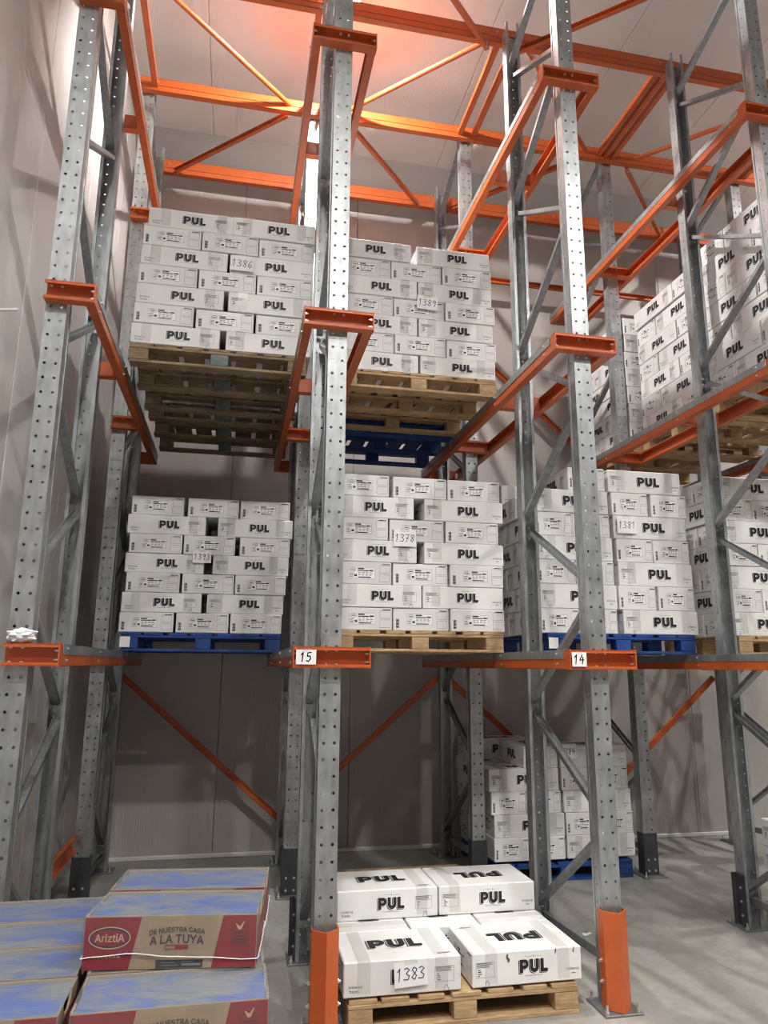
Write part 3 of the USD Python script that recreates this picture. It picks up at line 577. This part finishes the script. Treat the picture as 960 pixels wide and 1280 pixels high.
carton('tall', 1.80, 2.0 + .735, PH + .018 + 4 * .166, 'long', 'tall white carton lying crossways, rear left on top of the floor pallet load, right bay')
def regular(x0, n=7):
    return [[(x0, x0 + .282), (x0 + .287, x0 + .569), (x0 + .585, x0 + 1.157)] if i % 2 == 0 else [(x0, x0 + .572), (x0 + .588, x0 + .868), (x0 + .875, x0 + 1.155)] for i in range(n)]
def wobble(rows, a, seed):
    r = random.Random(seed); out = []
    for row in rows:
        d = r.uniform(-a, a); out.append([(p + d, q + d) for p, q in row])
    return out
def other(x0, n=7):
    return [[(x0, x0 + .572), (x0 + .588, x0 + .868), (x0 + .875, x0 + 1.155)] if i % 2 == 0 else [(x0, x0 + .282), (x0 + .287, x0 + .569), (x0 + .585, x0 + 1.157)] for i in range(n)]
pallet('pine', 3.0, .99, Z[0] + .004, 'light wooden pallet on the lower level of the far right bay')
tall_stack(1.0, Z[0] + PH + .004, .166, wobble(other(2.95), .012, 3), 'lower far right bay', rear='l', first_left_ends=False)
pallet('pine', 2.97, .10, Z[1], 'light wooden pallet, front one on the middle level of the far right bay')
tall_stack(.12, Z[1] + PH, .178, wobble(regular(2.955), .012, 4), 'front pallet, middle level, far right', rear='l')
pallet('pine', 2.97, 1.04, Z[1], 'light wooden pallet, second one on the middle level of the far right bay')
tall_stack(1.05, Z[1] + PH, .166, wobble(other(2.955), .010, 5), 'second pallet, middle level, far right', rear='l', halves='l', first_left_ends=False)
pallet('pine', 2.90, 1.97, Z[1], 'light wooden pallet, rear one on the middle level of the far right bay')
tall_stack(1.98, Z[1] + PH, .166, wobble(regular(2.87), .008, 6), 'rear pallet, middle level, far right', rear='l', halves='l')
# floor pallet in front of the middle bay
pallet('pine', .11, .005, 0, 'light wooden pallet on the floor at the front of the middle bay')
FC = [(.363, .19, .14, 0, 'front left of the bottom layer, with a number sheet'), (.957, .19, .14, 180, 'front right of the bottom layer, stained')]
carton('flat', .363, .195, PH + .008, 'long', 'white carton with a taped number sheet, front left of the front floor pallet', rz=0, hs=1.055)
copy('carton', STAINED, 'white carton with brown scuff stains, front right of the front floor pallet', 'carton', (.960, .195, PH + .008), 180.3, scale=(1, 1, 1.055))
for s, c in (('left', .30), ('middle', .675), ('right', 1.048)):
    carton('flat', c, .385 + .2725, PH + .008, 'end', f'white carton half covered by the upper layer, {s} rear on the front floor pallet', hs=1.055)
carton('flat', .400, .715, PH + .154, 'long', 'white carton in the upper layer at the left on the front floor pallet', rz=0, hs=1.055)
carton('flat', .952, .715, PH + .154, 'long', 'white carton in the upper layer at the right on the front floor pallet', rz=180, hs=1.055)
single('timber', cbx(.18, 1.30, 2.10, 2.20, .0, .10, .004), M_WOOD, 'long square timber lying on the dark floor at the back of the middle bay', 'timber')
# right edge of the picture, on the floor of the far right bay
pallet('pine', 2.955, .005, 0, 'wooden pallet on the floor of the far right bay')
for i in range(3):
    nm = ('lowest', 'middle', 'top')[i]; z = PH + .004 + i * .166
    carton('tall', 3.235, .02 + .14, z, 'long', f'white carton, {nm} of three, left front, on the floor of the far right bay', rz=180)
    carton('tall', 3.825, .02 + .14, z, 'long', f'white carton, {nm} of three, right front, on the floor of the far right bay', rz=180)
    carton('tall', 3.095, .02 + .30 + .285, z, 'end', f'white carton set endways, {nm} of three, rear, on the floor of the far right bay')

# ------------------------------------------------------------------ paper notes
def note(text, x, y, z, w, h, label, pen=.004, rx=0.0, tilt=0.0, dark=False, curl=.006):
    t = thing('number_sheet', label, 'paper sheet', (x, y, z)); n = 7
    g = np.array([(i / (n - 1) - .5, j / (n - 1) - .5) for j in range(n) for i in range(n)])
    ca, sa = math.cos(tilt), math.sin(tilt)
    def bend(u, v): return -.0035 - curl * (abs(u / w) * 2) ** 2 * (v / h + .5) * .6
    def put(p2): return np.array([(ca * u - sa * v, bend(u, v), sa * u + ca * v) for u, v in p2])
    V = put(g * (w, h)); Fc = [(j * n + i, j * n + i + 1, (j + 1) * n + i + 1, (j + 1) * n + i) for j in range(n - 1) for i in range(n - 1)]
    back = V + (0, .0006, 0); m = np.vstack([V, back]); q = np.array(Fc); q = np.vstack([q, q[:, ::-1] + n * n])
    part('sheet', (m, q), M_PAPER, t, smooth=True)
    ms = flat(hand_poly(text, min(h * .62, w * .86 / (len(text) * .66)), pen), (0, 0, 0), (1, 0, 0), (0, 0, 1), (0, -1, 0), 0)
    ms = ms.subdivide(); P2 = ms.vertices[:, [0, 2]]; ms = trimesh.Trimesh(put(P2) - (0, .0008, 0), ms.faces, process=False)
    part('number', ms, M_MARKER if dark else M_PEN, t)
    part('tape', bx(-w * .2, w * .2, -.0052, -.0048, h * .36, h * .56), M_TAPE, t)
note('1386', -.530, .873, 4.165, .155, .105, 'white paper sheet numbered 1386 on the cartons of the middle level, left bay', tilt=-.03)
note('1389', .755, .978, 4.085, .15, .10, 'white paper sheet numbered 1389 on the cartons of the middle level, middle bay', tilt=-.04)
note('1393', -.720, 1.795, 2.345, .13, .09, 'white paper sheet numbered 1393 on the cartons of the blue pallet, left bay')
note('1378', .590, .963, 2.395, .15, .11, 'white paper sheet numbered 1378 on the cartons of the lower level, middle bay')
note('1381', 2.205, 1.013, 2.565, .15, .12, 'white paper sheet numbered 1381 on the cartons of the lower level, right bay', tilt=.02)
note('1384', 2.150, 1.993, .935, .14, .11, 'white paper sheet numbered 1384 on the dim cartons of the floor pallet, right bay')
note('1383', .395, .003, .225, .155, .105, 'white paper sheet numbered 1383 on the nearest floor carton of the middle bay', tilt=.05)
note('15', -.125, -.057, Z[0] - .048, .095, .068, 'white paper sign reading 15 on the lower front bracket of the second rack line', pen=.0055, dark=True, curl=.001)
note('14', 1.262, -.057, Z[0] - .048, .080, .072, 'white paper sign reading 14 on the lower front bracket of the third rack line', pen=.0055, dark=True, curl=.001)
for x, y, z, nm in ((-1.205, 1.788, Z[0] + .063, 'left bay'), (1.615, 1.008, Z[0] + .068, 'right bay')):
    single('pallet_sticker', bx(x - .034, x + .034, y - .0025, y - .001, z - .036, z + .036), M_LABEL, f'square white sticker on the left block of the blue pallet in the lower {nm}', 'sticker')
# crumpled film on the left bracket
def crumple(r, seed, sc):
    m = trimesh.creation.icosphere(3, 1.0); q = meshkit.fbm(m.vertices * 2.3 + seed, 3, seed)
    m.vertices = m.vertices * (0.45 + q[:, None] * 1.1) * np.array(sc) * r; return m
cr = crumple(.055, 5, (1.0, .6, .55)); cr.apply_translation((-1.385, -.03, Z[0] - cr.bounds[0, 2] - .002))
single('crumpled_film', cr, M_PAPER, 'crumpled white film lying on the lower bracket of the leftmost rack line', 'crumpled film', smooth=30)
sc = trimesh.creation.box((.07, .02, .002)); sc.apply_transform(trimesh.transformations.rotation_matrix(.5, (0, 0, 1))); sc.apply_translation((1.72, .93, .003))
single('paper_scrap', cat_([sc, bx(1.69, 1.71, .925, .945, .001, .006)]), M_PAPER, 'small white paper scrap on the floor of the right bay', 'paper scrap')

# ------------------------------------------------------------------ red and tan chicken trays under clear film
TW, TD, TH = .530, .250, .152
def make_tray():
    k = kind_of('film_tray'); t = .006; w, d, h = TW / 2, TD / 2, TH
    part('board_wall', cbx(-w, w, -d, -d + t, 0, h, .0015), M_KRAFT, k); part('board_wall', cbx(-w, w, d - t, d, 0, h, .0015), M_KRAFT, k)
    for s in (-1, 1):
        side = sbox(-d + t, 0, d - t, h).difference(affinity.scale(Point(0, h).buffer(1, quad_segs=6), .055, .040, origin=(0, h)).intersection(sbox(-1, 0, 1, h + 1)))
        m = trimesh.creation.extrude_polygon(side, t, engine='earcut'); m.apply_transform(np.array([[0, 0, 1, 0], [1, 0, 0, 0], [0, 1, 0, 0], [0, 0, 0, 1.]])); m.apply_translation((s * w - (t if s > 0 else 0), 0, 0))
        part('end_wall', m, M_KRAFT, k)
        part('red_panel', flat(sbox(-d + .004, .006, d - .004, h - .045), (s * w, 0, 0), (0, 1, 0), (0, 0, 1), (s, 0, 0), .0008), M_RED, k)
    part('floor_board', bx(-w + t, w - t, -d + t, d - t, .002, .006), M_KRAFT, k)
    # liner: a soft blue bag just below the rim
    nx, ny = 34, 18; X, Y = np.meshgrid(np.linspace(-w + t, w - t, nx), np.linspace(-d + t, d - t, ny)); P = np.stack([X.ravel(), Y.ravel(), np.zeros(X.size)], 1)
    e = np.minimum(np.minimum(w - t - abs(P[:, 0]), d - t - abs(P[:, 1])) / .04, 1)
    zz = h - .010 + .007 * e * (meshkit.fbm(P * (9, 14, 1) + 3.1, 4, 4) - .2) * 1.2
    f = np.array([(j * nx + i, j * nx + i + 1, (j + 1) * nx + i + 1, (j + 1) * nx + i) for j in range(ny - 1) for i in range(nx - 1)])
    part('blue_liner', (np.c_[P[:, :2], zz], f), M_LINER, k, smooth=True)
    nx, ny = 40, 22; X, Y = np.meshgrid(np.linspace(-w - .002, w + .002, nx), np.linspace(-d - .002, d + .002, ny)); P = np.stack([X.ravel(), Y.ravel(), np.zeros(X.size)], 1)
    e = np.clip(np.minimum(w - abs(P[:, 0]), d - abs(P[:, 1])) / .03, 0, 1)
    a = P[:, 0] * .5 + P[:, 1]; zz = h + .0015 + e * (.004 * (meshkit.fbm(np.c_[P[:, 0] * 10, a * 46, P[:, 0] * 0], 3, 8) - .5) - .003)
    f = np.array([(j * nx + i, j * nx + i + 1, (j + 1) * nx + i + 1, (j + 1) * nx + i) for j in range(ny - 1) for i in range(nx - 1)])
    part('film_cover', (np.c_[P[:, :2], zz], f), M_FILM, k, smooth=True)
    # film skirt round the sides with a wavy lower edge
    c = []; 
    for s0, s1 in (((-w, -d), (w, -d)), ((w, -d), (w, d)), ((w, d), (-w, d)), ((-w, d), (-w, -d))):
        for i in range(20): c.append(np.array(s0) + (np.array(s1) - np.array(s0)) * i / 20)
    c = np.array(c); o = c * (1 + .006 / np.linalg.norm(c, axis=1, keepdims=True)); n = len(c)
    low = .034 + .030 * (meshkit.noise(np.c_[c * 9, c[:, :1] * 0], 3) - .4)
    V = np.vstack([np.c_[o, np.full(n, h + .001)], np.c_[o * (1 + .004 * np.sin(np.arange(n) * 2.1)[:, None]), low]])
    part('film_skirt', (V, np.array([(i + n, (i + 1) % n + n, (i + 1) % n, i) for i in range(n)])), M_SKIRT, k)
    edge = [tube((*V[n + i, :2], V[n + i, 2]), (*V[n + (i + 1) % n, :2], V[n + (i + 1) % n, 2]), .0016, 5) for i in range(n)]
    part('film_hem', cat_(edge), M_LABEL, k)
    # prints on the front
    A = ((0, -d, 0), (1, 0, 0), (0, 0, 1), (0, -1, 0)); q = lambda x: x * TW - w
    part('red_panel', flat(Polygon([(q(.0) + .002, .003), (q(.265), .003), (q(.325), h - .003), (q(0) + .002, h - .003)]), *A, .0008), M_RED, k)
    part('red_panel', flat(Polygon([(q(.74), .003), (q(1) - .002, .003), (q(1) - .002, h - .003), (q(.80), h - .003)]), *A, .0008), M_RED, k)
    ex, ez = q(.148), h * .60; el = lambda a, b: affinity.scale(Point(ex, ez).buffer(1, quad_segs=10), a, b, origin=(ex, ez))
    part('emblem', flat(el(.064, .032).difference(el(.0605, .0285)), *A, .0014), M_TAN, k)
    part('emblem', flat(el(.0605, .0285).difference(el(.055, .0235)), *A, .0014), M_PRINT, k)
    part('emblem_text', flat(affinity.translate(text_poly('AriztíA', .021, True), ex, ez), *A, .0016), M_TAN, k)
    part('fine_print', flat(unary_union([rect(q(.06) + i * .012, h * .23, q(.06) + i * .012 + .009, h * .27) for i in range(7)]), *A, .0014), M_TAN, k)
    def arch(poly, cx, cz, wid, amt, sk):
        m = flat(affinity.translate(poly, cx, cz), *A, .0014); m = m.subdivide(); u = (m.vertices[:, 0] - cx) / wid; m.vertices[:, 2] -= amt * u ** 2 ; return m
    cx = q(.535)
    part('slogan', cat_([arch(text_poly('DE NUESTRA CASA', .0135, True), cx, h * .74, .075, .007, 0), arch(text_poly('A LA TUYA', .023, True), cx, h * .565, .06, .003, 0)]), M_PRINT, k)
    part('red_ribbon', flat(frame_(cx - .036, h * .37, cx + .036, h * .45, .002).union(rect(cx - .005, h * .37, cx + .036, h * .45)), *A, .0014), M_RED, k)
    part('black_strip', flat(rect(q(.42), .004, q(.69), .026), *A, .0010), M_PRINT, k)
    part('strip_text', flat(unary_union([rect(q(.45), .018, q(.53), .020), rect(q(.45), .010, q(.55), .012), rect(q(.57), .010, q(.68), .016), rect(q(.57), .020, q(.64), .0215)]), *A, .0014), M_PALEPRINT, k)
    bx0 = q(.90)
    part('badge', flat(unary_union([frame_(bx0 - .024, h * .42, bx0 + .024, h * .78, .0018)] + [rect(bx0 - .018, h * (.46 + i * .06), bx0 + .018, h * (.485 + i * .06)) for i in range(4)]), *A, .0014), M_PRINT, k)
    part('badge_bird', flat(Polygon([(bx0 - .012, h * .82), (bx0 - .004, h * .72), (bx0 + .004, h * .73), (bx0 + .012, h * .86), (bx0 + .003, h * .78), (bx0 - .003, h * .77)]).buffer(.0015), *A, .0016), M_TAN, k)
    return k
TRAY = make_tray()
copy('pallet', PAL['pine'], 'wooden pallet on the floor under the red and tan trays', 'pallet', (-1.415, -1.23, 0), scale=(1.0, 1.16, 1.55))
def tray(cx, cy, z, rz, label): copy('film_tray', TRAY, label, 'film-wrapped tray', (cx, cy, z), rz)
for i in range(3):
    z = .203 + i * .1535; nl = ('bottom', 'second', 'third')[i]
    for j, y in enumerate((-1.088, -.826, -.564, -.302)):
        for cx, sd in ((-1.142, 'left'), (-.582, 'right')):
            tray(cx + RND.uniform(-.005, .005), y, z, RND.uniform(-.5, .5), f'red and tan film-wrapped tray with blue lining, {nl} layer, {("front", "second", "third", "rear")[j]} row, {sd} column')
tray(-.591, -.836, .203 + 3 * .1535, -7.2, 'topmost film-wrapped tray nearest the viewer, showing its oval emblem and slogan')
tray(-.561, -.572, .203 + 3 * .1535 + .004, -6.0, 'topmost film-wrapped tray at the back, behind the one with the slogan showing')
